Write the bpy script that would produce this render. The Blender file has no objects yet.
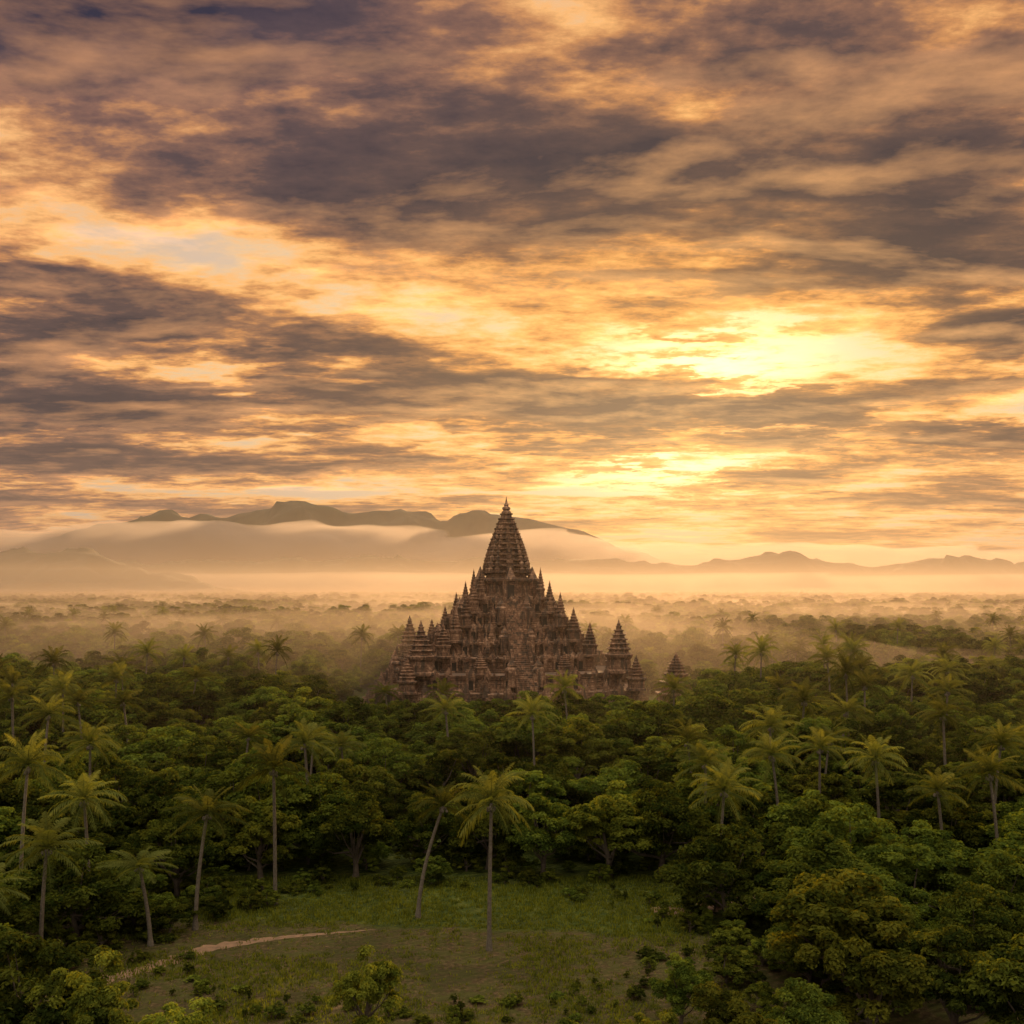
import bpy, math, random
import numpy as np
from mathutils import Vector, Matrix, noise as mnoise
random.seed(7)
sc = bpy.context.scene
sc.view_settings.view_transform = 'Standard'
sc.view_settings.look = 'None'
sc.view_settings.exposure = 0
COL = sc.collection

SUN_AZ, SUN_EL = 10.3, 10.5      # degrees, clockwise from +Y / above horizon

# ------------------------------------------------------------------ helpers
def new_mat(name):
    m = bpy.data.materials.new(name); m.use_nodes = True
    m.node_tree.nodes.clear()
    return m

class NB:
    def __init__(s, nt): s.nt = nt; s.dim = '3D'
    def n(s, t, **kw):
        nd = s.nt.nodes.new(t)
        for k, v in kw.items(): setattr(nd, k, v)
        return nd
    def put(s, sock, v):
        if isinstance(v, bpy.types.NodeSocket): s.nt.links.new(v, sock)
        elif v is not None: sock.default_value = v
    def m(s, op, a, b=None, c=None, clamp=False):
        nd = s.n('ShaderNodeMath', operation=op); nd.use_clamp = clamp
        s.put(nd.inputs[0], a)
        if b is not None: s.put(nd.inputs[1], b)
        if c is not None: s.put(nd.inputs[2], c)
        return nd.outputs[0]
    def v(s, op, a, b=None):
        nd = s.n('ShaderNodeVectorMath', operation=op)
        s.put(nd.inputs[0], a)
        if b is not None: s.put(nd.inputs[1], b)
        return nd.outputs['Value'] if op in ('DOT_PRODUCT', 'LENGTH') else nd.outputs[0]
    def scale(s, a, f):
        nd = s.n('ShaderNodeVectorMath', operation='SCALE')
        s.put(nd.inputs[0], a); s.put(nd.inputs['Scale'], f); return nd.outputs[0]
    def comb(s, x, y, z=0.0):
        nd = s.n('ShaderNodeCombineXYZ')
        s.put(nd.inputs[0], x); s.put(nd.inputs[1], y); s.put(nd.inputs[2], z)
        return nd.outputs[0]
    def noise(s, vec, scale, detail=5, rough=0.5, dist=0.0, col=False):
        nd = s.n('ShaderNodeTexNoise', noise_dimensions=s.dim)
        s.put(nd.inputs['Vector'], vec); nd.inputs['Scale'].default_value = scale
        nd.inputs['Detail'].default_value = detail; nd.inputs['Roughness'].default_value = rough
        nd.inputs['Distortion'].default_value = dist
        return nd.outputs['Color'] if col else nd.outputs['Fac']
    def ramp(s, fac, stops, interp='LINEAR'):
        nd = s.n('ShaderNodeValToRGB'); cr = nd.color_ramp; cr.interpolation = interp
        while len(cr.elements) < len(stops): cr.elements.new(0.5)
        for e, (p, c) in zip(cr.elements, stops):
            e.position = p; e.color = (c[0], c[1], c[2], 1)
        s.put(nd.inputs[0], fac); return nd.outputs[0]
    def mix(s, f, a, b, mode='MIX'):
        nd = s.n('ShaderNodeMix', data_type='RGBA', blend_type=mode)
        s.put(nd.inputs[0], f)
        s.put(nd.inputs[6], a if not isinstance(a, tuple) else (*a, 1))
        s.put(nd.inputs[7], b if not isinstance(b, tuple) else (*b, 1))
        return nd.outputs[2]
    def smooth(s, x, lo, hi, tlo=0.0, thi=1.0):
        nd = s.n('ShaderNodeMapRange', interpolation_type='SMOOTHSTEP')
        s.put(nd.inputs[0], x)
        if lo > hi: lo, hi, tlo, thi = hi, lo, thi, tlo
        for i, q in zip((1, 2, 3, 4), (lo, hi, tlo, thi)): nd.inputs[i].default_value = q
        return nd.outputs[0]

# ------------------------------------------------------------------ world / sky
world = bpy.data.worlds.new("World"); sc.world = world; world.use_nodes = True
world.node_tree.nodes.clear()
b = NB(world.node_tree); b.dim = '2D'
tc = b.n('ShaderNodeTexCoord')
d = b.v('NORMALIZE', tc.outputs['Generated'])
sp = b.n('ShaderNodeSeparateXYZ'); b.put(sp.inputs[0], d)
X, Y, Zr = sp.outputs
Z = b.m('MAXIMUM', Zr, 0.0)
inv = b.m('DIVIDE', 1.0, b.m('ADD', Z, 0.085))
P = b.comb(b.m('MULTIPLY', b.m('MULTIPLY', X, inv), 0.62), b.m('MULTIPLY', Y, inv), 0.0)
az = b.m('MULTIPLY', b.m('ARCTAN2', X, Y), 57.2958)
el = b.m('MULTIPLY', b.m('ARCSINE', Z), 57.2958)
warp = b.v('SUBTRACT', b.noise(P, 2.2, 5, 0.62, col=True), (0.5, 0.5, 0.5))
AE0 = b.comb(az, el)
AE = b.v('ADD', AE0, b.v('MULTIPLY', warp, (17.0, 5.0, 0.0)))
def blob(vec, a0, e0, ra, re, w):
    q = b.v('MULTIPLY', b.v('SUBTRACT', vec, (a0, e0, 0)), (1/ra, 1/re, 0))
    return b.m('MULTIPLY', b.m('EXPONENT', b.m('MULTIPLY', b.v('DOT_PRODUCT', q, q), -1.0)), w)
OFF = (11.2, 5.9, 0.0)
n1 = b.noise(b.v('ADD', P, OFF), 1.55, 8, 0.57, 0.15)
n1s = b.noise(b.v('ADD', P, (OFF[0]+.03, OFF[1]+.10, 0.0)), 1.55, 8, 0.57, 0.15)
n2 = b.noise(b.v('ADD', P, (7.3, 2.1, 0.0)), 8.0, 6, 0.64, 0.0)
n3 = b.noise(b.v('MULTIPLY', AE, (.085, .75, 0)), 1.0, 6, 0.62, 0.0)      # long stratus streaks
D = b.m('MULTIPLY_ADD', b.m('SUBTRACT', n1, 0.5), 2.0, 0.42)
D = b.m('ADD', D, b.m('MULTIPLY', b.m('SUBTRACT', n2, 0.5), 0.68))
D = b.m('ADD', D, b.m('MULTIPLY', b.m('SUBTRACT', n3, 0.5), b.smooth(el, 4, 24, 0.95, 0.15)))
for bl in [(-22, 9.3, 12, 2.3, .55), (-20, 14.6, 10, 2.2, .42), (-9.2, 13.7, 6, 1.0, .42),
           (6.2, 9.9, 14, 1.1, .54), (22.5, 18.3, 7.5, 3.2, .58), (25.2, 22.2, 6, 5, .32),
           (14, 21.3, 7, 2.0, .34), (-20, 23.9, 14, 3.6, .36), (-22, 29.5, 14, 3, .44),
           (2.8, 23.8, 10, 2.0, .22), (-6, 22.5, 5, 1.8, -.16), (11.3, 13.3, 7, 1.5, -.28), (8.5, 7.0, 6.5, .9, -.28),
           (3.3, 18.0, 12, 1.9, -.20), (10.7, 26.3, 7, 1.8, -.22), (23.8, 28.0, 6, 2.0, -.26),
           (-14.8, 18.6, 10, 1.2, -.10), (21.3, 10.6, 7, 1.7, -.16), (25.5, 7.9, 6, .8, .45),
           (24.5, 12.9, 6, .9, .36), (-15.8, 12.0, 7, .8, -.34), (-6.4, 7.0, 9, .9, -.20),
           (0, 31, 24, 3, .15)]:
    D = b.m('ADD', D, blob(AE, *bl))
D = b.m('SMOOTH_MAX', D, 0.04, 0.22); D = b.m('MINIMUM', D, 1.0)
far = b.ramp(D, [(0.0, (.60, .47, .38)), (.14, (.84, .54, .30)), (.29, (1.0, .50, .165)), (.42, (.60, .262, .095)),
                 (.54, (.260, .126, .078)), (.70, (.092, .059, .058)), (1.0, (.032, .029, .042))])
near = b.ramp(D, [(0.0, (1.0, .76, .43)), (.16, (1.15, .74, .29)), (.32, (1.15, .54, .12)), (.45, (.80, .335, .068)),
                  (.58, (.36, .165, .052)), (.78, (.155, .082, .042)), (1.0, (.085, .052, .037))])
G = b.m('ADD', blob(AE0, 10.5, 11.5, 21, 12, 1.0), 0.0, clamp=True)
col = b.mix(G, far, near)
T = b.m('MULTIPLY', b.smooth(el, 12, 34), b.smooth(az, 12, -26, 0.25, 1.0))
col = b.mix(b.m('MULTIPLY', T, 0.9), col, b.mix(1.0, col, (0.82, 0.88, 1.30), 'MULTIPLY'))
lit = b.m('MULTIPLY', b.m('MAXIMUM', b.m('SUBTRACT', n1, n1s), 0.0), 3.6, clamp=True)
litc = b.mix(G, (.70, .31, .10), (1.0, .50, .14))
col = b.mix(lit, col, b.mix(1.0, col, litc, 'ADD'))
# veiled sun
thin = b.m('SUBTRACT', 1.0, b.smooth(b.m('ADD', D, b.m('MULTIPLY', b.m('SUBTRACT', n3, .5), 1.6)), .08, .42))
glow = b.m('MULTIPLY', b.m('ADD', blob(AE0, 11.2, 12.2, 5.5, 2.6, 1.15), blob(AE0, 8.6, 7.0, 5.5, 1.5, 1.0)), thin)
glow = b.m('ADD', glow, blob(AE0, 9.5, 8.5, 13, 5.5, .14))
col = b.mix(1.0, col, b.scale(b.mix(1.0, (0, 0, 0), (1.0, .68, .34)), glow), 'ADD')
# haze toward the horizon
hz = b.m('EXPONENT', b.m('MULTIPLY', b.m('MAXIMUM', el, 0.0), -0.30))
hw = b.m('ADD', blob(AE0, 10.0, 3.0, 19, 60, 1.0), 0.0, clamp=True)
hazec = b.mix(hw, (.26, .165, .130), (.72, .35, .115))
col = b.mix(b.m('MULTIPLY', hz, 1.05, clamp=True), col, hazec)
# fill light: bright sky added overhead and behind the viewpoint, out of view
zenith_fill = b.smooth(Zr, .60, .88)
rear_fill = b.smooth(Y, -.05, -.6)
col = b.mix(rear_fill, col, (.84, .70, .54))
col = b.mix(zenith_fill, col, (2.7, 2.3, 1.7))
sky = b.n('ShaderNodeTexSky', sky_type='NISHITA'); sky.sun_disc = False
sky.sun_elevation = math.radians(SUN_EL); sky.sun_rotation = math.radians(SUN_AZ)
bg1 = b.n('ShaderNodeBackground'); b.put(bg1.inputs[0], sky.outputs[0]); bg1.inputs[1].default_value = 0.002
bg2 = b.n('ShaderNodeBackground'); b.put(bg2.inputs[0], col); bg2.inputs[1].default_value = 1.0
ad = b.n('ShaderNodeAddShader'); b.put(ad.inputs[0], bg1.outputs[0]); b.put(ad.inputs[1], bg2.outputs[0])
wo = b.n('ShaderNodeOutputWorld'); b.put(wo.inputs[0], ad.outputs[0])

# sun lamp
sl = bpy.data.lights.new("sun", 'SUN'); sl.energy = 4.8; sl.angle = math.radians(2.0); sl.color = (1.0, .60, .26)
so = bpy.data.objects.new("sun", sl); COL.objects.link(so)
a, e = math.radians(SUN_AZ), math.radians(SUN_EL)
so.rotation_euler = Vector((math.sin(a)*math.cos(e), math.cos(a)*math.cos(e), math.sin(e))).to_track_quat('Z', 'Y').to_euler()
so.location = (100, 500, 300)

# camera
cd = bpy.data.cameras.new("camera"); cam = bpy.data.objects.new("camera", cd); COL.objects.link(cam)
cam.location = (0, 0, 30); cam.rotation_euler = (math.radians(90), 0, 0)
cd.lens = 35; cd.sensor_width = 36; cd.shift_y = 0.0762; cd.clip_start = 0.5; cd.clip_end = 60000
sc.camera = cam

# ------------------------------------------------------------------ materials
def leaf_mat(name, dark, light, trans=0.38, var=0.3, hue=.035):
    m = new_mat(name); n = NB(m.node_tree)
    at = n.n('ShaderNodeAttribute', attribute_name='tint')
    oi = n.n('ShaderNodeObjectInfo')
    f = n.m('ADD', n.m('MULTIPLY', at.outputs['Fac'], 1-var), n.m('MULTIPLY', oi.outputs['Random'], var))
    c = n.ramp(f, [(0.15, dark), (0.9, light)])
    hs = n.n('ShaderNodeHueSaturation'); n.put(hs.inputs['Color'], c)
    n.put(hs.inputs['Hue'], n.m('MULTIPLY_ADD', oi.outputs['Random'], hue, .5-hue*.6))
    n.put(hs.inputs['Value'], n.m('MULTIPLY_ADD', oi.outputs['Random'], 0.6, 0.65))
    c = hs.outputs[0]
    df = n.n('ShaderNodeBsdfDiffuse'); n.put(df.inputs[0], c)
    tr = n.n('ShaderNodeBsdfTranslucent'); n.put(tr.inputs[0], n.mix(1.0, c, (1.9, 1.6, .6), 'MULTIPLY'))
    mx = n.n('ShaderNodeMixShader'); mx.inputs[0].default_value = trans
    n.put(mx.inputs[1], df.outputs[0]); n.put(mx.inputs[2], tr.outputs[0])
    o = n.n('ShaderNodeOutputMaterial'); n.put(o.inputs[0], mx.outputs[0])
    return m
M_LEAF = leaf_mat("leaf_green", (.018, .031, .007), (.105, .130, .021), .42)
M_LEAF2 = leaf_mat("leaf_yellow_green", (.038, .054, .010), (.155, .175, .025), .42)
M_PALM = leaf_mat("palm_frond", (.034, .046, .011), (.130, .145, .038), 0.42, hue=.02)

def simple(name, c1, c2, scale, rough=.85, bump=.3, dist=.1):
    m = new_mat(name); n = NB(m.node_tree)
    t = n.n('ShaderNodeTexCoord')
    f = n.noise(t.outputs['Object'], scale, 6, .6)
    c = n.ramp(f, [(.3, c1), (.7, c2)])
    p = n.n('ShaderNodeBsdfPrincipled'); n.put(p.inputs['Base Color'], c); p.inputs['Roughness'].default_value = rough
    bp = n.n('ShaderNodeBump'); bp.inputs['Strength'].default_value = bump; bp.inputs['Distance'].default_value = dist
    n.put(bp.inputs['Height'], f); n.put(p.inputs['Normal'], bp.outputs[0])
    o = n.n('ShaderNodeOutputMaterial'); n.put(o.inputs[0], p.outputs[0]); return m
M_BARK = simple("bark", (.04, .03, .022), (.10, .075, .055), 3)
M_PTRUNK = simple("palm_trunk", (.05, .042, .032), (.14, .115, .09), 6)
M_DIRT = simple("red_dirt", (.085, .052, .030), (.20, .115, .066), 1.6)
M_HILL = simple("hill_forest", (.010, .016, .014), (.026, .032, .024), .004, 1, .0)
M_SHADE = simple("recess_shade", (.008, .006, .005), (.015, .012, .01), 1)  # shade of recesses put into a colour; nothing is hollowed out

# stone
M_STONE = new_mat("weathered_brick"); n = NB(M_STONE.node_tree)
t = n.n('ShaderNodeTexCoord')
big = n.noise(t.outputs['Object'], .22, 6, .65)
sm = n.noise(t.outputs['Object'], 1.3, 6, .7)
sv = n.n('ShaderNodeMapping'); n.put(sv.inputs[0], t.outputs['Object']); sv.inputs['Scale'].default_value = (1.0, 1.0, .14)
streak = n.noise(sv.outputs[0], 1.0, 5, .65)
c = n.ramp(sm, [(.28, (.078, .040, .025)), (.5, (.20, .105, .064)), (.68, (.48, .30, .195))])
c = n.mix(n.smooth(big, .42, .60), c, n.mix(1.0, c, (.48, .44, .42), 'MULTIPLY'))
c = n.mix(n.smooth(streak, .47, .60, 0, .85), c, (.032, .024, .019))
sz = n.n('ShaderNodeSeparateXYZ'); n.put(sz.inputs[0], t.outputs['Object'])
cour = n.m('FRACT', n.m('MULTIPLY', sz.outputs[2], 1.9))
cour = n.smooth(cour, .0, .16)
c = n.mix(n.m('MULTIPLY', n.m('SUBTRACT', 1.0, cour), .5), c, (.04, .026, .02))
p = n.n('ShaderNodeBsdfPrincipled'); n.put(p.inputs['Base Color'], c); p.inputs['Roughness'].default_value = .92
bp = n.n('ShaderNodeBump'); bp.inputs['Strength'].default_value = .8; bp.inputs['Distance'].default_value = .25
n.put(bp.inputs['Height'], n.m('ADD', sm, n.m('MULTIPLY', cour, .4))); n.put(p.inputs['Normal'], bp.outputs[0])
o = n.n('ShaderNodeOutputMaterial'); n.put(o.inputs[0], p.outputs[0])

# ground
M_GROUND = new_mat("ground"); n = NB(M_GROUND.node_tree)
t = n.n('ShaderNodeTexCoord'); V0 = t.outputs['Object']
nb = n.noise(V0, .12, 6, .6); ns = n.noise(V0, .7, 8, .80); nf = n.noise(V0, 2.6, 6, .8)
grass = n.ramp(ns, [(.38, (.020, .034, .008)), (.50, (.052, .072, .013)), (.62, (.110, .120, .026))])
soil = n.ramp(nf, [(.36, (.034, .024, .013)), (.50, (.088, .060, .032)), (.64, (.19, .130, .070))])
wv = n.n('ShaderNodeTexWave'); wv.inputs['Scale'].default_value = .36; wv.inputs['Distortion'].default_value = 7.0
wv.inputs['Detail'].default_value = 4; wv.inputs['Detail Scale'].default_value = .8
mp = n.n('ShaderNodeMapping'); n.put(mp.inputs[0], V0); mp.inputs['Rotation'].default_value = (0, 0, math.radians(64))
n.put(wv.inputs[0], mp.outputs[0])
soil = n.mix(n.m('MULTIPLY', n.smooth(ns, .42, .56), .8), soil, (.066, .072, .018))
soil = n.mix(n.m('MULTIPLY', wv.outputs['Fac'], .30), soil, (.040, .042, .014))
sq = n.n('ShaderNodeSeparateXYZ'); n.put(sq.inputs[0], V0)
edge = n.m('MULTIPLY_ADD', n.m('SUBTRACT', nb, .5), 9.0, n.m('ADD', sq.outputs[1], n.m('MULTIPLY', sq.outputs[0], .10)))
field = n.smooth(edge, 88.5, 87.0)
c = n.mix(field, grass, soil)
c = n.mix(n.smooth(nb, .45, .6, 0, .4), c, (.026, .026, .010))
p = n.n('ShaderNodeBsdfPrincipled'); n.put(p.inputs['Base Color'], c); p.inputs['Roughness'].default_value = 1
p.inputs['Specular IOR Level'].default_value = .1
bp = n.n('ShaderNodeBump'); bp.inputs['Strength'].default_value = 1.0; bp.inputs['Distance'].default_value = .5
n.put(bp.inputs['Height'], n.m('ADD', ns, n.m('MULTIPLY', wv.outputs['Fac'], .4))); n.put(p.inputs['Normal'], bp.outputs[0])
o = n.n('ShaderNodeOutputMaterial'); n.put(o.inputs[0], p.outputs[0])

def vol_mat(name, dens, g, col=(1, 1, 1)):
    m = new_mat(name); n = NB(m.node_tree)
    v = n.n('ShaderNodeVolumeScatter'); v.inputs['Color'].default_value = (*col, 1)
    v.inputs['Density'].default_value = dens; v.inputs['Anisotropy'].default_value = g
    # Color scales scattering only; the remainder is absorbed (smoke-laden mist)
    ab = n.n('ShaderNodeVolumeAbsorption'); ab.inputs['Color'].default_value = (*col, 1); ab.inputs['Density'].default_value = dens
    s_ = n.n('ShaderNodeAddShader'); n.put(s_.inputs[0], v.outputs[0]); n.put(s_.inputs[1], ab.outputs[0])
    o = n.n('ShaderNodeOutputMaterial'); n.put(o.inputs['Volume'], s_.outputs[0]); return m

# ------------------------------------------------------------------ mesh building
class MB:
    def __init__(s): s.V = []; s.F = []; s.M = []; s.T = []; s.nv = 0
    def add(s, V, F, mi=0, tint=None):
        V = np.asarray(V, float).reshape(-1, 3)
        s.V.append(V)
        s.F += [tuple(int(i)+s.nv for i in f) for f in F]
        s.M += [mi]*len(F)
        s.T.append(np.full(len(V), .5) if tint is None else np.asarray(tint, float))
        s.nv += len(V)
    def box(s, c, h, rz=0, mi=0):
        cx, cy, cz = c; hx, hy, hz_ = h
        v = np.array([[x, y, z] for z in (-hz_, hz_) for x, y in ((-hx, -hy), (hx, -hy), (hx, hy), (-hx, hy))])
        cr, sr = math.cos(rz), math.sin(rz)
        w = np.c_[v[:, 0]*cr-v[:, 1]*sr+cx, v[:, 0]*sr+v[:, 1]*cr+cy, v[:, 2]+cz]
        s.add(w, [(0, 3, 2, 1), (4, 5, 6, 7), (0, 1, 5, 4), (1, 2, 6, 5), (2, 3, 7, 6), (3, 0, 4, 7)], mi)
    def tube(s, pts, rad, sides=7, mi=0):
        pts = np.asarray(pts, float); n_ = len(pts); V = []
        for i in range(n_):
            tg = pts[min(i+1, n_-1)]-pts[max(i-1, 0)]; tg /= (np.linalg.norm(tg)+1e-9)
            up = np.array([0, 0, 1.]) if abs(tg[2]) < .9 else np.array([1., 0, 0])
            u = np.cross(tg, up); u /= np.linalg.norm(u); w = np.cross(tg, u)
            for k in range(sides):
                an = 2*math.pi*k/sides
                V.append(pts[i]+rad[i]*(math.cos(an)*u+math.sin(an)*w))
        F = []
        for i in range(n_-1):
            for k in range(sides):
                k2 = (k+1) % sides
                F.append((i*sides+k, i*sides+k2, (i+1)*sides+k2, (i+1)*sides+k))
        s.add(V, F, mi)
    def rings(s, plan, prof, mi=0, off=(0, 0, 0)):
        N = len(plan); V = []
        for z, w in prof:
            for x, y in plan: V.append((x*w+off[0], y*w+off[1], z+off[2]))
        F = []
        for i in range(len(prof)-1):
            for k in range(N):
                k2 = (k+1) % N
                F.append((i*N+k, i*N+k2, (i+1)*N+k2, (i+1)*N+k))
        F.append(tuple(range((len(prof)-1)*N, len(prof)*N)))
        s.add(V, F, mi)
    def mesh(s, name, mats, smooth=False):
        me = bpy.data.meshes.new(name)
        me.from_pydata(np.concatenate(s.V).tolist(), [], s.F)
        for m in mats: me.materials.append(m)
        me.polygons.foreach_set('material_index', s.M)
        at = me.attributes.new('tint', 'FLOAT', 'POINT')
        at.data.foreach_set('value', np.concatenate(s.T).astype(np.float32))
        if smooth: me.polygons.foreach_set('use_smooth', [True]*len(me.polygons))
        me.update(); return me

def obj(name, me, parent=None, loc=(0, 0, 0)):
    o = bpy.data.objects.new(name, me); o.location = loc
    COL.objects.link(o)
    if parent: o.parent = parent
    return o

def unit(v): return v/(np.linalg.norm(v, axis=-1, keepdims=True)+1e-9)

def add_leaves(mb, C, Nn, size, tint, rng, mi=1, asp=.5):
    k = len(C)
    r_ = unit(rng.normal(size=(k, 3)))
    u = unit(np.cross(Nn, r_)); w = np.cross(Nn, u)
    s_ = size[:, None]
    v0 = C-u*s_*.5; v2 = C+u*s_*.5-Nn*s_*.12
    v1 = C+w*s_*asp*.5+Nn*s_*.06; v3 = C-w*s_*asp*.5+Nn*s_*.06
    V = np.stack([v0, v1, v2, v3], 1).reshape(-1, 3)
    F = np.arange(4*k).reshape(k, 4)
    mb.add(V, F.tolist(), mi, np.repeat(tint, 4))

def make_tree(name, seed, H=10, R=4.5, cb=3.0, nclump=70, lpc=170, ls=.30, leafmat=None, flat=.75, core=.55, rcf=(.11, .21), nl=7):
    rng = np.random.default_rng(seed); mb = MB()
    top = H; hz_ = (top-cb)/2; cz = cb+hz_*.85
    la = rng.uniform(0, 2*math.pi)+np.arange(nl)*2*math.pi/nl+rng.normal(0, .35, nl)
    lobes = np.c_[np.cos(la)*R*rng.uniform(.40, .66, nl), np.sin(la)*R*rng.uniform(.40, .66, nl), cz+hz_*rng.uniform(-.55, .35, nl)]
    lobes = np.vstack([lobes, [rng.normal(0, .14)*R, rng.normal(0, .14)*R, cz+hz_*.50]])
    lr = np.r_[rng.uniform(.32, .50, nl), .46]*R
    ltint = rng.uniform(-.12, .12, nl+1)
    Cs = []; Lj = []
    for i in range(nclump):
        j = rng.integers(0, nl+1); dv = unit(rng.normal(size=3))
        if dv[2] < -.6: dv[2] *= -.6
        f = rng.uniform(core, 1.06)**.6
        Cs.append(lobes[j]+dv*lr[j]*f*np.array([1, 1, flat])); Lj.append(j)
    Cs = np.array(Cs)
    for c_, j in zip(Cs, Lj):
        rc = R*rng.uniform(*rcf); k = int(lpc*rng.uniform(.7, 1.3))
        dv = unit(rng.normal(size=(k, 3))); dv[:, 2] = np.where(dv[:, 2] < -.3, -dv[:, 2], dv[:, 2])
        rr = rng.uniform(.35, 1.15, k)**.6
        pos = c_+dv*(rr*rc)[:, None]*np.array([1, 1, .7])
        nn = unit(dv*.9+np.array([0, 0, .5])+rng.normal(0, .42, (k, 3)))
        tb = rng.uniform(.0, .9)+ltint[j]
        add_leaves(mb, pos, nn, ls*rng.uniform(.7, 1.4, k), np.clip(tb+rng.normal(0, .20, k), 0, 1), rng, 1, .55)
    p0 = np.array([0, 0, -.3]); p3 = np.array([rng.normal(0, .3), rng.normal(0, .3), cz])
    tr = [p0*(1-f)+p3*f+np.array([math.sin(f*3)*.25, math.sin(f*4+1)*.2, 0]) for f in np.linspace(0, 1, 8)]
    r0 = .035*H
    mb.tube(tr, [r0*1.4]+[r0*(1-.65*f) for f in np.linspace(.1, 1, 7)], 8, 0)
    for i in range(16):
        f0 = rng.integers(2, 6); s_ = tr[f0]; e_ = Cs[rng.integers(0, len(Cs))]
        mid = s_*.45+e_*.55+np.array([0, 0, -.08*R])
        mb.tube([s_, s_*.7+mid*.3+np.array([0, 0, .1]), mid, e_], [r0*.42, r0*.33, r0*.2, r0*.06], 5, 0)
    return mb.mesh(name, [M_BARK, leafmat or M_LEAF])

def make_palm(name, seed, H=11, lean=(1, .4), nf=26, L=4.0):
    rng = np.random.default_rng(seed); mb = MB()
    pts = []; rad = []
    for i in range(20):
        f = i/19
        pts.append([lean[0]*f**1.7, lean[1]*f**1.5, H*f-.2]); rad.append(.20*(1-.4*f)+(.12*(1-f*8) if f < .12 else 0)+(.015 if i % 2 else 0))
    mb.tube(pts, rad, 9, 0)
    topc = np.array(pts[-1]); ga = 2.39996
    for i in range(nf):
        age = (i+.5)/nf
        a_ = i*ga+rng.normal(0, .15)
        e0 = math.radians(80-105*age**1.1+rng.normal(0, 6))
        Lf = L*(.75+.3*math.sin(age*2.6))*rng.uniform(.88, 1.1)
        bend = math.radians(rng.uniform(45, 85)*(.6+.6*math.sin(math.pi*min(1, age+.15))))
        ns = 16; hd = np.array([math.cos(a_), math.sin(a_), 0]); sd = np.array([-math.sin(a_), math.cos(a_), 0])
        pos = topc+np.array([0, 0, .1]); R_ = [pos.copy()]; D_ = []
        for k in range(ns):
            f = k/ns; an = max(e0-bend*f**1.3, math.radians(-86))
            dr = hd*math.cos(an)+np.array([0, 0, math.sin(an)]); D_.append(dr)
            pos = pos+dr*Lf/ns; R_.append(pos.copy())
        D_.append(D_[-1])
        mb.tube(R_, [.04*(1-.85*k/ns)+.004 for k in range(ns+1)], 3, 1)
        tb = np.clip(.70-.55*age+rng.normal(0, .16), 0, 1)
        V = []; F = []; nst = 28; tw = rng.normal(0, .25)
        for k in range(nst):
            f = .10+.90*k/(nst-1); q_ = f*ns; i0 = min(int(q_), ns-1); fr = q_-i0
            c_ = R_[i0]*(1-fr)+R_[min(i0+1, ns)]*fr; dr = D_[i0]
            nrm = np.cross(sd, dr)
            if nrm[2] < 0: nrm = -nrm
            ll = .90*(math.sin(math.pi*min(1, (f*.86+.14)))**.6)*L/4.0*rng.uniform(.75, 1.1)
            for sgn in (-1, 1):
                out = sd*sgn*.74+dr*(.5+.3*f)+nrm*(.12+tw*sgn)+rng.normal(0, .08, 3); out /= np.linalg.norm(out)
                wv_ = dr*.034+nrm*.016
                m_ = c_+out*ll*.55+np.array([0, 0, -.10*ll]); tp = c_+out*ll*.9+np.array([0, 0, -.45*ll])
                b0 = len(V)
                V += [c_-wv_*.7, c_+wv_*.7, m_+wv_, m_-wv_, tp]
                F += [(b0, b0+1, b0+2, b0+3), (b0+3, b0+2, b0+4)]
        mb.add(V, F, 1, np.clip(tb+rng.normal(0, .07, len(V)), 0, 1))
    for i in range(9):
        a_ = rng.uniform(0, 6.28); c_ = topc+np.array([math.cos(a_)*.3, math.sin(a_)*.3, -.25-rng.uniform(0, .3)])
        hexa = [(math.cos(x)*1., math.sin(x)*1.) for x in np.linspace(0, 2*math.pi, 7)[:-1]]
        mb.rings(hexa, [(-.15, .03), (-.09, .12), (0, .15), (.1, .11), (.15, .03)], 0, tuple(c_))
    return mb.mesh(name, [M_PTRUNK, M_PALM])

T_BROAD = [make_tree("broadleaf_a", 11, 10, 4.8, 1.0, 125, 120, .34),
           make_tree("broadleaf_b", 12, 10, 5.6, 1.4, 140, 120, .34, flat=.7, nl=9),
           make_tree("broadleaf_c", 13, 10, 4.2, .8, 110, 125, .32, leafmat=M_LEAF2),
           make_tree("broadleaf_d", 14, 10, 5.0, 1.2, 125, 120, .36, flat=.75, nl=8),
           make_tree("broadleaf_e", 15, 10, 4.4, .6, 125, 115, .32, rcf=(.11, .19))]
T_SHRUB = [make_tree("shrub_a", 21, 10, 5.5, .2, 60, 150, .55, leafmat=M_LEAF2),
           make_tree("shrub_b", 22, 10, 6.0, .2, 60, 150, .55)]
T_PALM = [make_palm("palm_a", 31, 11, (1.0, .3), 25, 4.0), make_palm("palm_b", 32, 11, (-.7, .6), 21, 3.8),
          make_palm("palm_c", 33, 11, (.2, -.5), 27, 4.3), make_palm("palm_leaning", 34, 11, (2.4, .2), 23, 3.8)]

def put_tree(kind, me, x, y, h, base, sx=1.0, rz=None):
    o = obj(kind, me, None, (x, y, 0)); s_ = h/base
    o.scale = (s_*sx, s_*sx, s_); o.rotation_euler = (0, 0, random.uniform(0, 6.28) if rz is None else rz)
    return o

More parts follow.
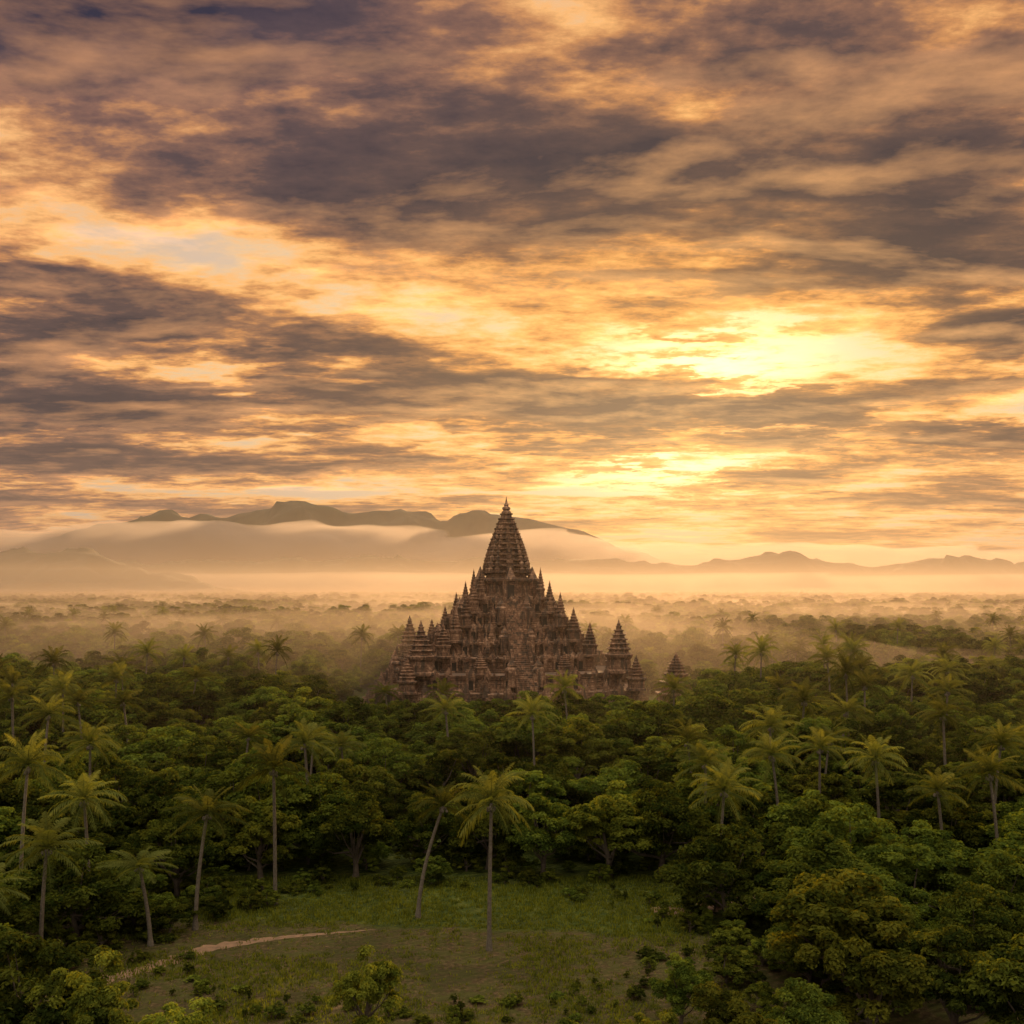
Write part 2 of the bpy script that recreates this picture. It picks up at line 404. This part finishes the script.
palms = [(-1.9, 82.9, 12.6, 2, 0), (-8.6, 91, 10.4, 3, 0), (-22.6, 95, 13.3, 0, 4.5), (-28, 88, 10.3, 0, 0), (-30.5, 84, 6.8, 1, 1),
         (-37, 78, 9.8, 2, 2), (-45.5, 92, 13.8, 0, 1), (-38.4, 74, 8.1, 1, 2), (-39, 92, 10.8, 2, 5), (19.7, 95, 11.0, 2, 1),
         (22, 120, 12.0, 1, 1), (30.2, 112, 11.6, 0, 3), (37.1, 120, 11.2, 1, 2), (40.7, 110, 11.4, 2, 4), (43.5, 100, 10, 1, 1),
         (49, 100, 11.6, 0, 2), (63.8, 125, 11.2, 1, 3), (54.8, 220, 16.5, 2, 2), (67.5, 210, 15.5, 0, 2), (71, 200, 14.5, 1, 1),
         (76, 190, 14, 2, 0), (-61.5, 190, 13.4, 0, 0), (-61.4, 160, 12.2, 1, 1), (-86, 190, 12.4, 2, 2), (-73.8, 185, 13.8, 0, 5),
         (-9.3, 150, 12.0, 1, 0), (43.4, 150, 13.5, 2, 1), (48.7, 148, 12, 0, 0), (-64.5, 255, 14.5, 1, 2), (-88.5, 240, 15, 2, 1),
         (34, 132, 12.0, 2, 2), (57, 118, 12, 0, 5), (-50, 118, 12, 2, 0), (46, 175, 13, 1, 4), (88, 200, 14, 2, 3),
         (-66, 140, 12.5, 0, 1), (61, 172, 13.5, 0, 1), (72, 165, 13.5, 1, 2), (80, 230, 16, 0, 3), (52, 235, 15, 1, 3),
         (-80, 160, 13, 2, 4), (61, 140, 12.5, 2, 3)]
for x, y, h, k, rz in palms:
    put_tree("coconut_palm_tree", T_PALM[k], x, y, h, 11, 11/h*(.97 if y < 130 else 1.12), rz)

near_trees = [(-30.0, 62, 9.8, 0, 1.0), (-25.8, 60.5, 8.8, 2, .85), (-36, 66, 8.8, 1, .95), (-19.2, 58.5, 6.8, 2, .95), (-23.5, 57, 6.8, 3, .8),
              (-9.6, 65, 7.2, 2, .80), (11.5, 68, 5.9, 4, .85), (12.8, 59.5, 6.9, 2, 1.1), (8.6, 60, 5.2, 2, 1.0), (-4.6, 59, 4.2, 2, 1.0), (3.5, 61, 4.0, 0, 1.0),
              (23.2, 65, 9.3, 2, 1.1), (29.5, 66, 9.0, 0, 1.0), (33, 62, 9.2, 3, 1.0), (18, 61, 6.5, 1, .9), (35, 75, 8.5, 1, .9),
              (19.5, 90, 9.4, 1, 1.05), (27, 87, 9.6, 0, 1.2), (34.0, 86, 9.0, 3, 1.15), (41, 84, 8.6, 1, 1.0), (24, 82, 8.0, 0, 1.1), (30, 81, 7.6, 1, 1.1),
              (-16.5, 104, 9.8, 0, 1.0), (-20.5, 110, 10.5, 1, 1.0), (-9.5, 108, 9.2, 4, 1.0), (-2.5, 107, 9.0, 3, .95), (3.5, 105, 9.6, 0, 1.0),
              (10, 104, 9.8, 2, 1.1), (16, 106, 10.4, 1, .95), (-26, 103, 9.5, 2, 1.0), (-33, 98, 9.0, 0, 1.0), (-42, 84, 7.0, 4, 1.0),
              (2.5, 186, 12.0, 1, 1.2), (10.5, 184, 12.8, 0, 1.3), (18.5, 188, 12.0, 3, 1.2), (-48, 196, 14.5, 1, 1.25), (-29, 172, 13, 0, 1.2),
              (-57, 200, 13.5, 3, 1.1), (-40, 186, 13, 2, 1.2), (40, 205, 12.5, 1, 1.1), (-79, 258, 17, 0, .9), (-71, 262, 15, 3, .9), (50, 198, 11.5, 4, 1.1)]
names_b = ["broadleaf_tree", "spreading_tree", "broadleaf_tree", "broadleaf_tree", "broadleaf_tree"]
for x, y, h, k, w in near_trees:
    put_tree(names_b[k], T_BROAD[k], x, y, h, 10, w)
fixed = [(t_[0], t_[1]) for t_ in near_trees]

def in_clearing(x, y, m=0):
    if y < 70: return True
    if y > 102+m: return False
    lo = np.interp(y, [69, 78, 84, 92, 102], [-38, -35, -31, -24, -16]); hi = np.interp(y, [69, 80, 90, 102], [16, 15, 15, 13])
    return lo-m < x < hi+m
def in_temple(x, y): return abs(x+1.4) < 40 and abs(y-264) < 42
def hcap(x, y):
    if abs(x+1.4) < .17*y+4 and y < 240: return 30-106*y/995
    return 30-50*y/995 if y < 300 else 99

for yy in np.arange(71, 136, 6.6):
    w_ = .56*yy+10
    for xx in np.arange(-w_, w_, 6.6):
        x = xx+random.uniform(-2.6, 2.6); y = yy+random.uniform(-2.6, 2.6)
        if in_clearing(x, y, 2.5): continue
        if any((x-fx)**2+(y-fy)**2 < 20 for fx, fy in fixed): continue
        if any((x-p_[0])**2+(y-p_[1])**2 < 6 for p_ in palms): continue
        if x < -30 and y < 96 and random.random() < .35: continue
        h = random.uniform(5.5, 11.5)*(.85 if x < -20 and y < 100 else 1)
        if random.random() < .03 and y > 95:
            put_tree("coconut_palm_tree", T_PALM[random.randrange(3)], x, y, random.uniform(9.5, 12.5), 11)
        else:
            k = random.choice([0, 0, 1, 1, 2, 3, 3, 4])
            put_tree(names_b[k], T_BROAD[k], x, y, h, 10, random.uniform(.95, 1.3))

# instanced masses through geometry nodes
tmpl = bpy.data.collections.new("forest_tree_types")
for i, me in enumerate(T_BROAD+T_PALM[:3]+T_SHRUB):
    o = bpy.data.objects.new("type_%02d_%s" % (i, me.name), me); tmpl.objects.link(o)
def mass(name, pts):
    A = np.array(pts, float)
    me = bpy.data.meshes.new(name); me.from_pydata(A[:, :3].tolist(), [], [])
    at = me.attributes.new("inst_idx", 'INT', 'POINT'); at.data.foreach_set('value', A[:, 3].astype(np.int32))
    at = me.attributes.new("inst_scale", 'FLOAT_VECTOR', 'POINT')
    at.data.foreach_set('vector', np.c_[A[:, 4], A[:, 4], A[:, 5]].astype(np.float32).ravel())
    at = me.attributes.new("inst_rot", 'FLOAT_VECTOR', 'POINT')
    at.data.foreach_set('vector', np.c_[A[:, 6]*0, A[:, 6]*0, A[:, 6]].astype(np.float32).ravel())
    o = obj(name, me)
    g = bpy.data.node_groups.new(name+"_nodes", 'GeometryNodeTree')
    g.interface.new_socket("Geometry", in_out='INPUT', socket_type='NodeSocketGeometry')
    g.interface.new_socket("Geometry", in_out='OUTPUT', socket_type='NodeSocketGeometry')
    gi = g.nodes.new('NodeGroupInput'); go = g.nodes.new('NodeGroupOutput')
    ci = g.nodes.new('GeometryNodeCollectionInfo'); ci.inputs[0].default_value = tmpl
    ci.inputs['Separate Children'].default_value = True; ci.inputs['Reset Children'].default_value = True
    ip = g.nodes.new('GeometryNodeInstanceOnPoints')
    ip.inputs['Pick Instance'].default_value = True
    def na(nm, ty):
        q_ = g.nodes.new('GeometryNodeInputNamedAttribute'); q_.data_type = ty; q_.inputs[0].default_value = nm
        return [s_ for s_ in q_.outputs if s_.enabled and s_.name == 'Attribute'][0]
    L = g.links.new
    L(gi.outputs[0], ip.inputs['Points']); L(ci.outputs[0], ip.inputs['Instance'])
    L(na("inst_idx", 'INT'), ip.inputs['Instance Index'])
    L(na("inst_rot", 'FLOAT_VECTOR'), ip.inputs['Rotation'])
    L(na("inst_scale", 'FLOAT_VECTOR'), ip.inputs['Scale'])
    L(ip.outputs[0], go.inputs[0])
    md = o.modifiers.new("scatter", 'NODES'); md.node_group = g
    return o

pts = []
def scatter(y0, y1, sp_, hlo, hhi, ppalm):
    yy = y0
    while yy < y1:
        w_ = .60*yy+20
        for xx in np.arange(-w_, w_, sp_):
            x = xx+random.uniform(-.48, .48)*sp_; y = yy+random.uniform(-.48, .48)*sp_
            if in_temple(x, y): continue
            if any((x-fx)**2+(y-fy)**2 < 16 for fx, fy in fixed if fy > 120): continue
            cl = mnoise.noise(Vector((x*.012, y*.012, 3.3)))
            if cl < -.34 and y > 300: continue
            h = random.uniform(hlo, hhi)*(1+.35*cl); cap = hcap(x, y)
            if random.random() < ppalm*(1.6 if cl < 0 else .4):
                k = 5+random.randrange(3); h = min(h*1.2+1, cap+1.5, 16.5); s_ = h/11
                pts.append((x, y, 0, k, min(1, s_*1.1), s_, random.uniform(0, 6.28)))
            else:
                k = random.choice([0, 0, 1, 1, 2, 3, 4]); h = max(4.5, min(h, cap)); s_ = h/10
                pts.append((x, y, 0, k, s_*random.uniform(.9, 1.3), s_, random.uniform(0, 6.28)))
        yy += sp_
scatter(138, 320, 7.2, 6.5, 13.5, .065)
scatter(320, 700, 9.5, 7, 17, .04)
scatter(700, 1500, 13, 9, 20, .01)
scatter(1500, 4500, 34, 12, 24, .0)
print("forest pts", len(pts))
mass("distant_forest", pts)

pts = []
for yy in np.arange(64, 170, 3.8):
    w_ = .55*yy+8
    for xx in np.arange(-w_, w_, 3.8):
        x = xx+random.uniform(-1.5, 1.5); y = yy+random.uniform(-1.5, 1.5)
        if in_clearing(x, y, 0): continue
        s_ = random.uniform(.12, .34)
        pts.append((x, y, 0, 8+random.randrange(2), s_*1.2, s_, random.uniform(0, 6.28)))
for i in range(190):
    an = random.uniform(0, 6.28); x = -8+26*math.cos(an)*random.uniform(.75, 1.1); y = 86+17*math.sin(an)*random.uniform(.8, 1.1)
    if y > 64: pts.append((x, y, 0, 8+random.randrange(2), random.uniform(.03, .15), random.uniform(.03, .12), random.uniform(0, 6.28)))
mass("undergrowth", pts)

# grass in the clearing
mb = MB(); V = []; F = []; T = []
rng = np.random.default_rng(5)
for i in range(30000):
    x = rng.uniform(-38, 18); y = rng.uniform(62, 104)
    nz = mnoise.noise(Vector((x*.13, y*.16, 0)))+.6*mnoise.noise(Vector((x*.7, y*.8, 4)))
    infield = y+.1*x < 88
    if nz < (.05 if infield else -.5) and rng.random() < .88: continue
    hh = rng.uniform(.10, .42)*(1.2 if nz > .2 else .8)*(.8 if infield else 1); tb = rng.uniform(0, .9)
    for k in range(4):
        a_ = rng.uniform(0, 6.28); px, py = x+rng.normal(0, .14), y+rng.normal(0, .14)
        w_ = .05; b0 = len(V)
        V += [(px-w_*math.cos(a_), py-w_*math.sin(a_), 0), (px+w_*math.cos(a_), py+w_*math.sin(a_), 0),
              (px+math.sin(a_)*hh*.4, py-math.cos(a_)*hh*.4, hh)]
        F.append((b0, b0+1, b0+2)); T += [tb]*3
mb.add(V, F, 0, T)
obj("grass", mb.mesh("grass", [M_LEAF2]))

# ------------------------------------------------------------------ ground
def axis(hi, k):
    a_ = np.linspace(-1, 1, k); return np.sign(a_)*np.abs(a_)**3*hi
gx = axis(16000, 60); gy = np.linspace(0, 1, 60)**3*22000-300
V = [(x, y, 0) for y in gy for x in gx]; nx = len(gx)
F = [(j*nx+i, j*nx+i+1, (j+1)*nx+i+1, (j+1)*nx+i) for j in range(len(gy)-1) for i in range(nx-1)]
mb = MB(); mb.add(V, F); obj("ground", mb.mesh("ground", [M_GROUND]))

def strip(name, pts_, w0, mat, z=.004):
    P_ = np.array(pts_, float); t_ = np.linspace(0, len(P_)-1, 90)
    xs = np.interp(t_, range(len(P_)), P_[:, 0]); ys = np.interp(t_, range(len(P_)), P_[:, 1])
    for _ in range(8):
        xs[1:-1] = (xs[:-2]+2*xs[1:-1]+xs[2:])/4; ys[1:-1] = (ys[:-2]+2*ys[1:-1]+ys[2:])/4
    V = []
    for i in range(90):
        j0, j1 = max(i-1, 0), min(i+1, 89); tx, ty = xs[j1]-xs[j0], ys[j1]-ys[j0]; l_ = math.hypot(tx, ty)
        en = min(1, i/6+.05, (89-i)/30+.02)
        w_ = w0*en*(1+.9*mnoise.noise(Vector((i*.5, 0, 0)))); w2 = w0*en*(1+.9*mnoise.noise(Vector((i*.5, 9, 0))))
        V += [(xs[i]-ty/l_*w_, ys[i]+tx/l_*w_, z), (xs[i]+ty/l_*w2, ys[i]-tx/l_*w2, z)]
    mb = MB(); mb.add(V, [(2*i, 2*i+1, 2*i+3, 2*i+2) for i in range(89)]); return obj(name, mb.mesh(name, [mat]))
strip("dirt_path", [(-44, 68), (-37, 72.5), (-31, 77.0), (-28, 80), (-25.5, 83.5), (-20, 86), (-12, 88)], .8, M_DIRT)
strip("dirt_path", [(13, 94), (17, 92), (21, 97), (27, 98)], 1.1, M_DIRT, .008)

# ------------------------------------------------------------------ hills
def hills(name, y0, depth, prof, seed, rough):
    xs_ = np.array([p_[0] for p_ in prof], float); zs_ = np.array([p_[1] for p_ in prof], float)
    N = 260; M_ = 34; V = []
    X_ = np.linspace(xs_[0], xs_[-1], N)
    for j in range(M_):
        v_ = j/(M_-1)*2-1
        for i in range(N):
            x = X_[i]; h = np.interp(x, xs_, zs_)
            sc_ = 1/(depth*.35)
            nz = mnoise.fractal(Vector((x*sc_, v_*depth*sc_+seed, seed)), .9, 2.1, 6)
            f = max(0, 1-abs(v_)**1.15)
            z = h*f*(1+.30*nz*min(1, abs(v_)*4))+rough*nz*(f*.25 if abs(v_) < .08 else f)
            V.append((x, y0+v_*depth+nz*60, z-3))
    F = [(j*N+i, j*N+i+1, (j+1)*N+i+1, (j+1)*N+i) for j in range(M_-1) for i in range(N-1)]
    mb = MB(); mb.add(V, F); return obj(name, mb.mesh(name, [M_HILL], True))
hills("mountain_range", 9400, 1300, [(-9000, 30), (-6000, 120), (-5000, 300), (-4300, 550), (-3900, 620), (-3410, 755), (-3250, 735), (-3060, 720), (-2900, 805), (-2790, 760), (-2700, 735), (-2360, 810),
       (-2140, 840), (-1820, 815), (-1700, 810), (-1575, 785), (-1050, 795), (-800, 700), (-640, 610), (-500, 690), (-300, 730), (-20, 735), (165, 710), (450, 660), (830, 550), (1100, 400), (1600, 240), (3200, 100), (6000, 60)], 1.7, 90)
hills("hills", 4300, 500, [(-4200, 60), (-3200, 110), (-2570, 160), (-2270, 185), (-1950, 200), (-1800, 188), (-1620, 130), (-1440, 80), (-1150, 30), (-900, 2)], 4.1, 30)
hills("hills", 6600, 800, [(-4800, 150), (-3600, 220), (-2900, 230), (-2300, 200), (-1840, 230), (-1000, 240), (-300, 225), (100, 235), (620, 235), (950, 200), (1200, 205), (1460, 240), (1810, 270), (2095, 225), (2375, 195),
       (2730, 235), (2970, 255), (3290, 195), (3600, 225), (4000, 240), (5000, 140)], 6.2, 50)

# ------------------------------------------------------------------ mist volumes
def mist_layer(name, x0, x1, y0, y1, zt, amp, dens, seed, g=.55, cc=(.86, .70, .56)):
    nx, ny = 80, 80; V = []
    for j in range(ny):
        fy = j/(ny-1)
        for i in range(nx):
            fx = i/(nx-1); x = x0+(x1-x0)*fx; y = y0+(y1-y0)*fy**2
            ed = min(1, fx*8, (1-fx)*8, fy**2*24, (1-fy)*3)
            z = max(.3, (zt+amp*mnoise.fractal(Vector((x*.006, y*.004, seed)), .8, 2, 4))*ed)
            V.append((x, y, z))
    K = nx*ny; V += [(x, y, -.5) for x, y, z in V]
    F = [(j*nx+i, j*nx+i+1, (j+1)*nx+i+1, (j+1)*nx+i) for j in range(ny-1) for i in range(nx-1)]
    F += [tuple(K+q_ for q_ in f[::-1]) for f in F]
    for i in range(nx-1):
        F.append((i+1, i, K+i, K+i+1)); q_ = (ny-1)*nx+i; F.append((q_, q_+1, K+q_+1, K+q_))
    for j in range(ny-1):
        q_ = j*nx; F.append((q_, q_+nx, K+q_+nx, K+q_)); q_ = j*nx+nx-1; F.append((q_+nx, q_, K+q_, K+q_+nx))
    mb = MB(); mb.add(V, F); obj(name, mb.mesh(name, [vol_mat(name, dens, g, cc)], True))
mb = MB(); mb.box((0, 6165, 57), (8500, 6060, 62)); obj("haze", mb.mesh("haze", [vol_mat("haze", .00015, .5, (.74, .62, .52))]))
mist_layer("ground_mist", -1400, 1400, 190, 2300, 18, 13, .0024, 2.2, .5, (.64, .53, .43))
mist_layer("ground_mist", -3500, 3500, 600, 4000, 32, 14, .0004, 5.2, .5, (.62, .50, .41))
def bank(name, c, s_, dens, seed):
    import bmesh
    bm = bmesh.new(); bmesh.ops.create_icosphere(bm, subdivisions=6, radius=1)
    for v in bm.verts:
        p_ = v.co.copy(); q_ = Vector((p_.x*s_[0]/700, p_.y*s_[1]/700, p_.z*s_[2]/500+seed))
        k = 1+.15*mnoise.fractal(q_, .9, 2, 6)
        zz = math.copysign(abs(p_.z)**.55, p_.z)
        v.co = Vector((p_.x*s_[0]*k, p_.y*s_[1]*k, max(zz*s_[2]*k, -2)))
    me = bpy.data.meshes.new(name); bm.to_mesh(me); bm.free()
    me.materials.append(vol_mat(name, dens, .5, (.74, .66, .63))); obj(name, me, None, c)
bank("fog_bank", (-2200, 7900, 0), (3400, 420, 555), .0040, 1.0)
bank("fog_bank", (1900, 7800, 0), (3600, 420, 400), .0022, 2.4)
bank("fog_bank", (-300, 5700, 0), (5200, 260, 130), .0010, 5.4)

# ------------------------------------------------------------------ temple
temple = bpy.data.objects.new("brick_temple", None); COL.objects.link(temple)
temple.location = (-1.5, 262, 0); temple.rotation_euler = (0, 0, math.radians(9))
qd = [(1, .28), (.94, .28), (.94, .60), (.86, .60), (.86, .86), (.60, .86), (.60, .94), (.28, .94), (.28, 1)]
PLAN = []
for k in range(4):
    c_, s_ = [(1, 0), (0, 1), (-1, 0), (0, -1)][k]
    PLAN += [(x*c_-y*s_, x*s_+y*c_) for x, y in qd]
LV = [(0, 6, 32), (6, 10, 28.5), (10, 13.6, 21.5), (13.6, 17.1, 17.3), (17.1, 20.6, 14.0), (20.6, 24, 11.4), (24, 27.5, 9.2)]
prof = []
for z0, z1, w in LV:
    h = z1-z0
    prof += [(z0, w+.5), (z0+.10*h, w+.5), (z0+.12*h, w+.3), (z0+.2*h, w+.3), (z0+.24*h, w), (z0+.45*h, w), (z0+.47*h, w+.15), (z0+.52*h, w+.15), (z0+.54*h, w),
             (z0+.70*h, w), (z0+.74*h, w+.3), (z0+.82*h, w+.3), (z0+.86*h, w+.55), (z0+.93*h, w+.55), (z0+.95*h, w+.7), (z1, w+.7)]
mb = MB(); mb.rings(PLAN, prof)
def edge_points(w, sp_):
    out = []; n_ = len(PLAN)
    for k in range(n_):
        a_ = np.array(PLAN[k])*w; b_ = np.array(PLAN[(k+1) % n_])*w; l_ = np.linalg.norm(b_-a_)
        if l_ < 1.0: continue
        m_ = max(1, int(l_/sp_)); ang = math.atan2(b_[1]-a_[1], b_[0]-a_[0])
        for j in range(m_): out.append((*(a_+(b_-a_)*(j+.5)/m_), ang))
    return out
for z0, z1, w in LV:
    h = z1-z0
    for i, (x, y, an) in enumerate(edge_points(w, 1.7)):
        mb.box((x, y, z0+.47*h), (.26, .24, .225*h), an)
obj("terraces", mb.mesh("terraces", [M_STONE]), temple)
mb = MB(); mbd = MB()
for z0, z1, w in LV:
    h = z1-z0
    for i, (x, y, an) in enumerate(edge_points(w, 6.0)):
        nx_, ny_ = math.sin(an), -math.cos(an)
        for sg in (-1, 1):
            mb.box((x+nx_*.3+math.cos(an)*.75*sg, y+ny_*.3+math.sin(an)*.75*sg, z0+.42*h), (.2, .4, .32*h), an)
        mb.box((x+nx_*.3, y+ny_*.3, z0+.79*h), (1.1, .47, .07*h), an)
        mb.rings([(1, -.4), (1, .4), (-1, .4), (-1, -.4)], [(0, .9), (.25*h, .72), (.4*h, .35), (.62*h, .05)], 0, (x+nx_*.5, y+ny_*.5, z0+.86*h))
        mbd.box((x+nx_*.28, y+ny_*.28, z0+.38*h), (.56, .03, .28*h), an)  # dark panel painted as niche shade; the wall behind is solid
obj("niche_frames", mb.mesh("niche_frames", [M_STONE]), temple)
obj("niche_shade", mbd.mesh("niche_shade", [M_SHADE]), temple)

def spire_prof(z0, pts_, nt, ov):
    zz = np.array([p_[0] for p_ in pts_]); ww = np.array([p_[1] for p_ in pts_]); out = []
    e_ = np.linspace(0, 1, nt+1)**.9*(zz[-1]-zz[0])+zz[0]
    for i in range(nt):
        a_, b_ = e_[i], e_[i+1]; w = np.interp(a_, zz, ww); w2 = np.interp(b_, zz, ww); h = b_-a_
        out += [(a_, w), (a_+.12*h, w), (a_+.18*h, w*.88), (a_+.6*h, w*.84), (a_+.68*h, w*.93), (a_+.76*h, w*(1+ov*.5)), (a_+.92*h, w*(1+ov)*.99), (a_+h, w2+.3*(w-w2))]
    return out
mb = MB()
body = [(27.5, 7.0), (28.3, 7.0), (28.5, 6.3), (29.2, 6.0), (31.4, 6.0), (31.8, 6.4), (32.3, 6.8), (32.8, 6.8), (33, 6.2)]
mb.rings(PLAN, body)
SPO = [(33, 6.0), (36, 5.6), (39, 4.9), (42, 4.0), (45, 2.95), (48, 1.9), (50.2, 1.15)]
mb.rings(PLAN, spire_prof(0, SPO, 12, .07))
circ = [(math.cos(x), math.sin(x)) for x in np.linspace(0, 2*math.pi, 17)[:-1]]
mb.rings(circ, [(50.1, 1.2), (50.5, 1.3), (50.8, .95), (51.0, .8), (51.3, 1.1), (51.7, 1.05), (52.0, .6), (52.2, .55), (52.4, .66), (52.7, .4), (53.3, .24), (54.6, .05)])
tierz = np.linspace(0, 1, 13)**.9*(50.2-33)+33
for i in range(10):
    z = tierz[i+1]; w = np.interp(z, [p_[0] for p_ in SPO], [p_[1] for p_ in SPO])*1.02
    hh = .35+.16*w
    for sx_ in (-1, 1):
        for sy_ in (-1, 1):
            for (u_, v_) in ((.84, .84), (.92, .56), (.56, .92)):
                mb.rings([(1, 1), (-1, 1), (-1, -1), (1, -1)], [(-.4, .09*w), (.35*hh, .085*w), (.4*hh, .11*w), (.6*hh, .07*w), (hh*1.2, .01)], 0, (sx_*u_*w, sy_*v_*w, z))
    for k in range(4):
        an = k*math.pi/2
        mb.box((math.cos(an)*w*1.0, math.sin(an)*w*1.0, z-.55), (.10*w, .16*w, .55), an)
obj("central_spire", mb.mesh("central_spire", [M_STONE]), temple)
mbd = MB(); mb = MB()
for k in range(4):
    an = k*math.pi/2; cx, cy = math.cos(an), math.sin(an)
    mb.box((cx*6.9, cy*6.9, 30.0), (1.2, 1.9, 2.45), an)
    mb.rings([(.55, 1), (-.55, 1), (-.55, -1), (.55, -1)], [(0, 2.3), (.5, 2.3), (1.3, 1.6), (2.4, .9), (3.8, .1)], 0, (cx*6.9, cy*6.9, 32.4))
    mbd.box((cx*8.12, cy*8.12, 29.6), (.03, .8, 1.7), an)  # dark panel painted as doorway shade on the solid porch front
obj("porches", mb.mesh("porches", [M_STONE]), temple); obj("doorway_shade", mbd.mesh("doorway_shade", [M_SHADE]), temple)

mb = MB()
def turret(x, y, z, h, r):
    mb.rings(PLAN, [(0, r*1.12), (.05*h, r*1.12), (.07*h, r*.95), (.26*h, r*.92), (.29*h, r*1.05), (.33*h, r*1.12), (.35*h, r*1.12), (.36*h, r*.88)], 0, (x, y, z-.05))
    mb.rings(PLAN, spire_prof(0, [(.36*h, r*.9), (.5*h, r*.76), (.65*h, r*.50), (.8*h, r*.24), (.88*h, r*.12)], 6, .09), 0, (x, y, z-.05))
    mb.rings(circ[::2], [(.87*h, r*.14), (.9*h, r*.18), (.93*h, r*.1), (h, .02)], 0, (x, y, z-.05))
TR = [(6, 27.4, 8.5, 2.0), (10, 24.0, 13.0, 2.9), (13.6, 18.2, 8.6, 1.7), (17.1, 14.8, 8.8, 1.5), (20.6, 12.0, 9.0, 1.4), (24, 9.7, 8.6, 1.2), (27.5, 7.7, 8.4, 1.05)]
for z, c_, h, r in TR:
    for sx_ in (-1, 1):
        for sy_ in (-1, 1):
            turret(sx_*c_, sy_*c_, z, h, r)
            if z > 6:
                turret(sx_*c_*1.08, sy_*c_*.42, z, h*.42, r*.5); turret(sx_*c_*.42, sy_*c_*1.08, z, h*.42, r*.5)
            else:
                turret(sx_*30.0, sy_*c_*.35, z, 4, 1.1); turret(sx_*c_*.35, sy_*30.0, z, 4, 1.1)
obj("turrets", mb.mesh("turrets", [M_STONE]), temple)
mb = MB()
for z0, z1, w in LV:
    for (x, y, an) in edge_points(w+.3, 1.5):
        if random.random() < .2: continue
        hh = random.uniform(.5, .9)
        mb.rings([(1, .8), (-1, .8), (-1, -.8), (1, -.8)], [(-.05, .28), (.35*hh, .26), (.42*hh, .34), (.6*hh, .2), (hh, .03)], 0, (x, y, z1))
obj("parapet_finials", mb.mesh("parapet_finials", [M_STONE]), temple)
mb = MB(); NS = 62
def stair_pt(f):
    return (np.interp(f, [0, .37, .5, 1], [38, 29.6, 23.4, 10.2]), np.interp(f, [0, .37, .5, 1], [0, 10.3, 13.9, 27.7]))
for k in range(4):
    an = k*math.pi/2; cx, cy = math.cos(an), math.sin(an)
    for i in range(NS):
        r, z = stair_pt((i+.5)/NS)
        mb.box((cx*(r-.8), cy*(r-.8), z-3.0), (1.05, 1.7, 3.0+.22), an)
    for sg in (-1, 1):
        for i in range(31):
            r, z = stair_pt((i+.5)/31)
            ox, oy = -math.sin(an)*2.1*sg, math.cos(an)*2.1*sg
            mb.box((cx*(r-.7)+ox, cy*(r-.7)+oy, z-2.7), (1.15, .4, 3.7), an)
    for (z0, z1, w) in LV[1:6:2]:
        for sg in (-1, 1):
            ox, oy = -math.sin(an)*3.2*sg, math.cos(an)*3.2*sg
            mb.box((cx*(w+.6)+ox, cy*(w+.6)+oy, z1-.8), (1.4, .9, 1.9), an)
            mb.rings([(1, 1), (-1, 1), (-1, -1), (1, -1)], [(0, 1.25), (.4, 1.25), (.9, .8), (1.3, .9), (2.2, .4), (3.2, .04)], 0, (cx*(w+.6)+ox, cy*(w+.6)+oy, z1+1.1))
obj("stairways", mb.mesh("stairways", [M_STONE]), temple)

shr = bpy.data.objects.new("small_brick_shrine", None); COL.objects.link(shr); shr.location = (41.5, 252, 0); shr.rotation_euler = (0, 0, .2)
mb = MB(); mb.rings(PLAN, [(0, 5), (1.2, 5), (1.3, 4.4), (3.4, 4.4), (3.7, 4.9), (4.1, 4.9), (4.1, 3.5), (6.2, 3.4), (6.5, 3.9), (6.9, 3.9), (6.9, 2.7)])
turret(0, 0, 6.0, 8.5, 2.5)
obj("shrine_body", mb.mesh("shrine_body", [M_STONE]), shr)
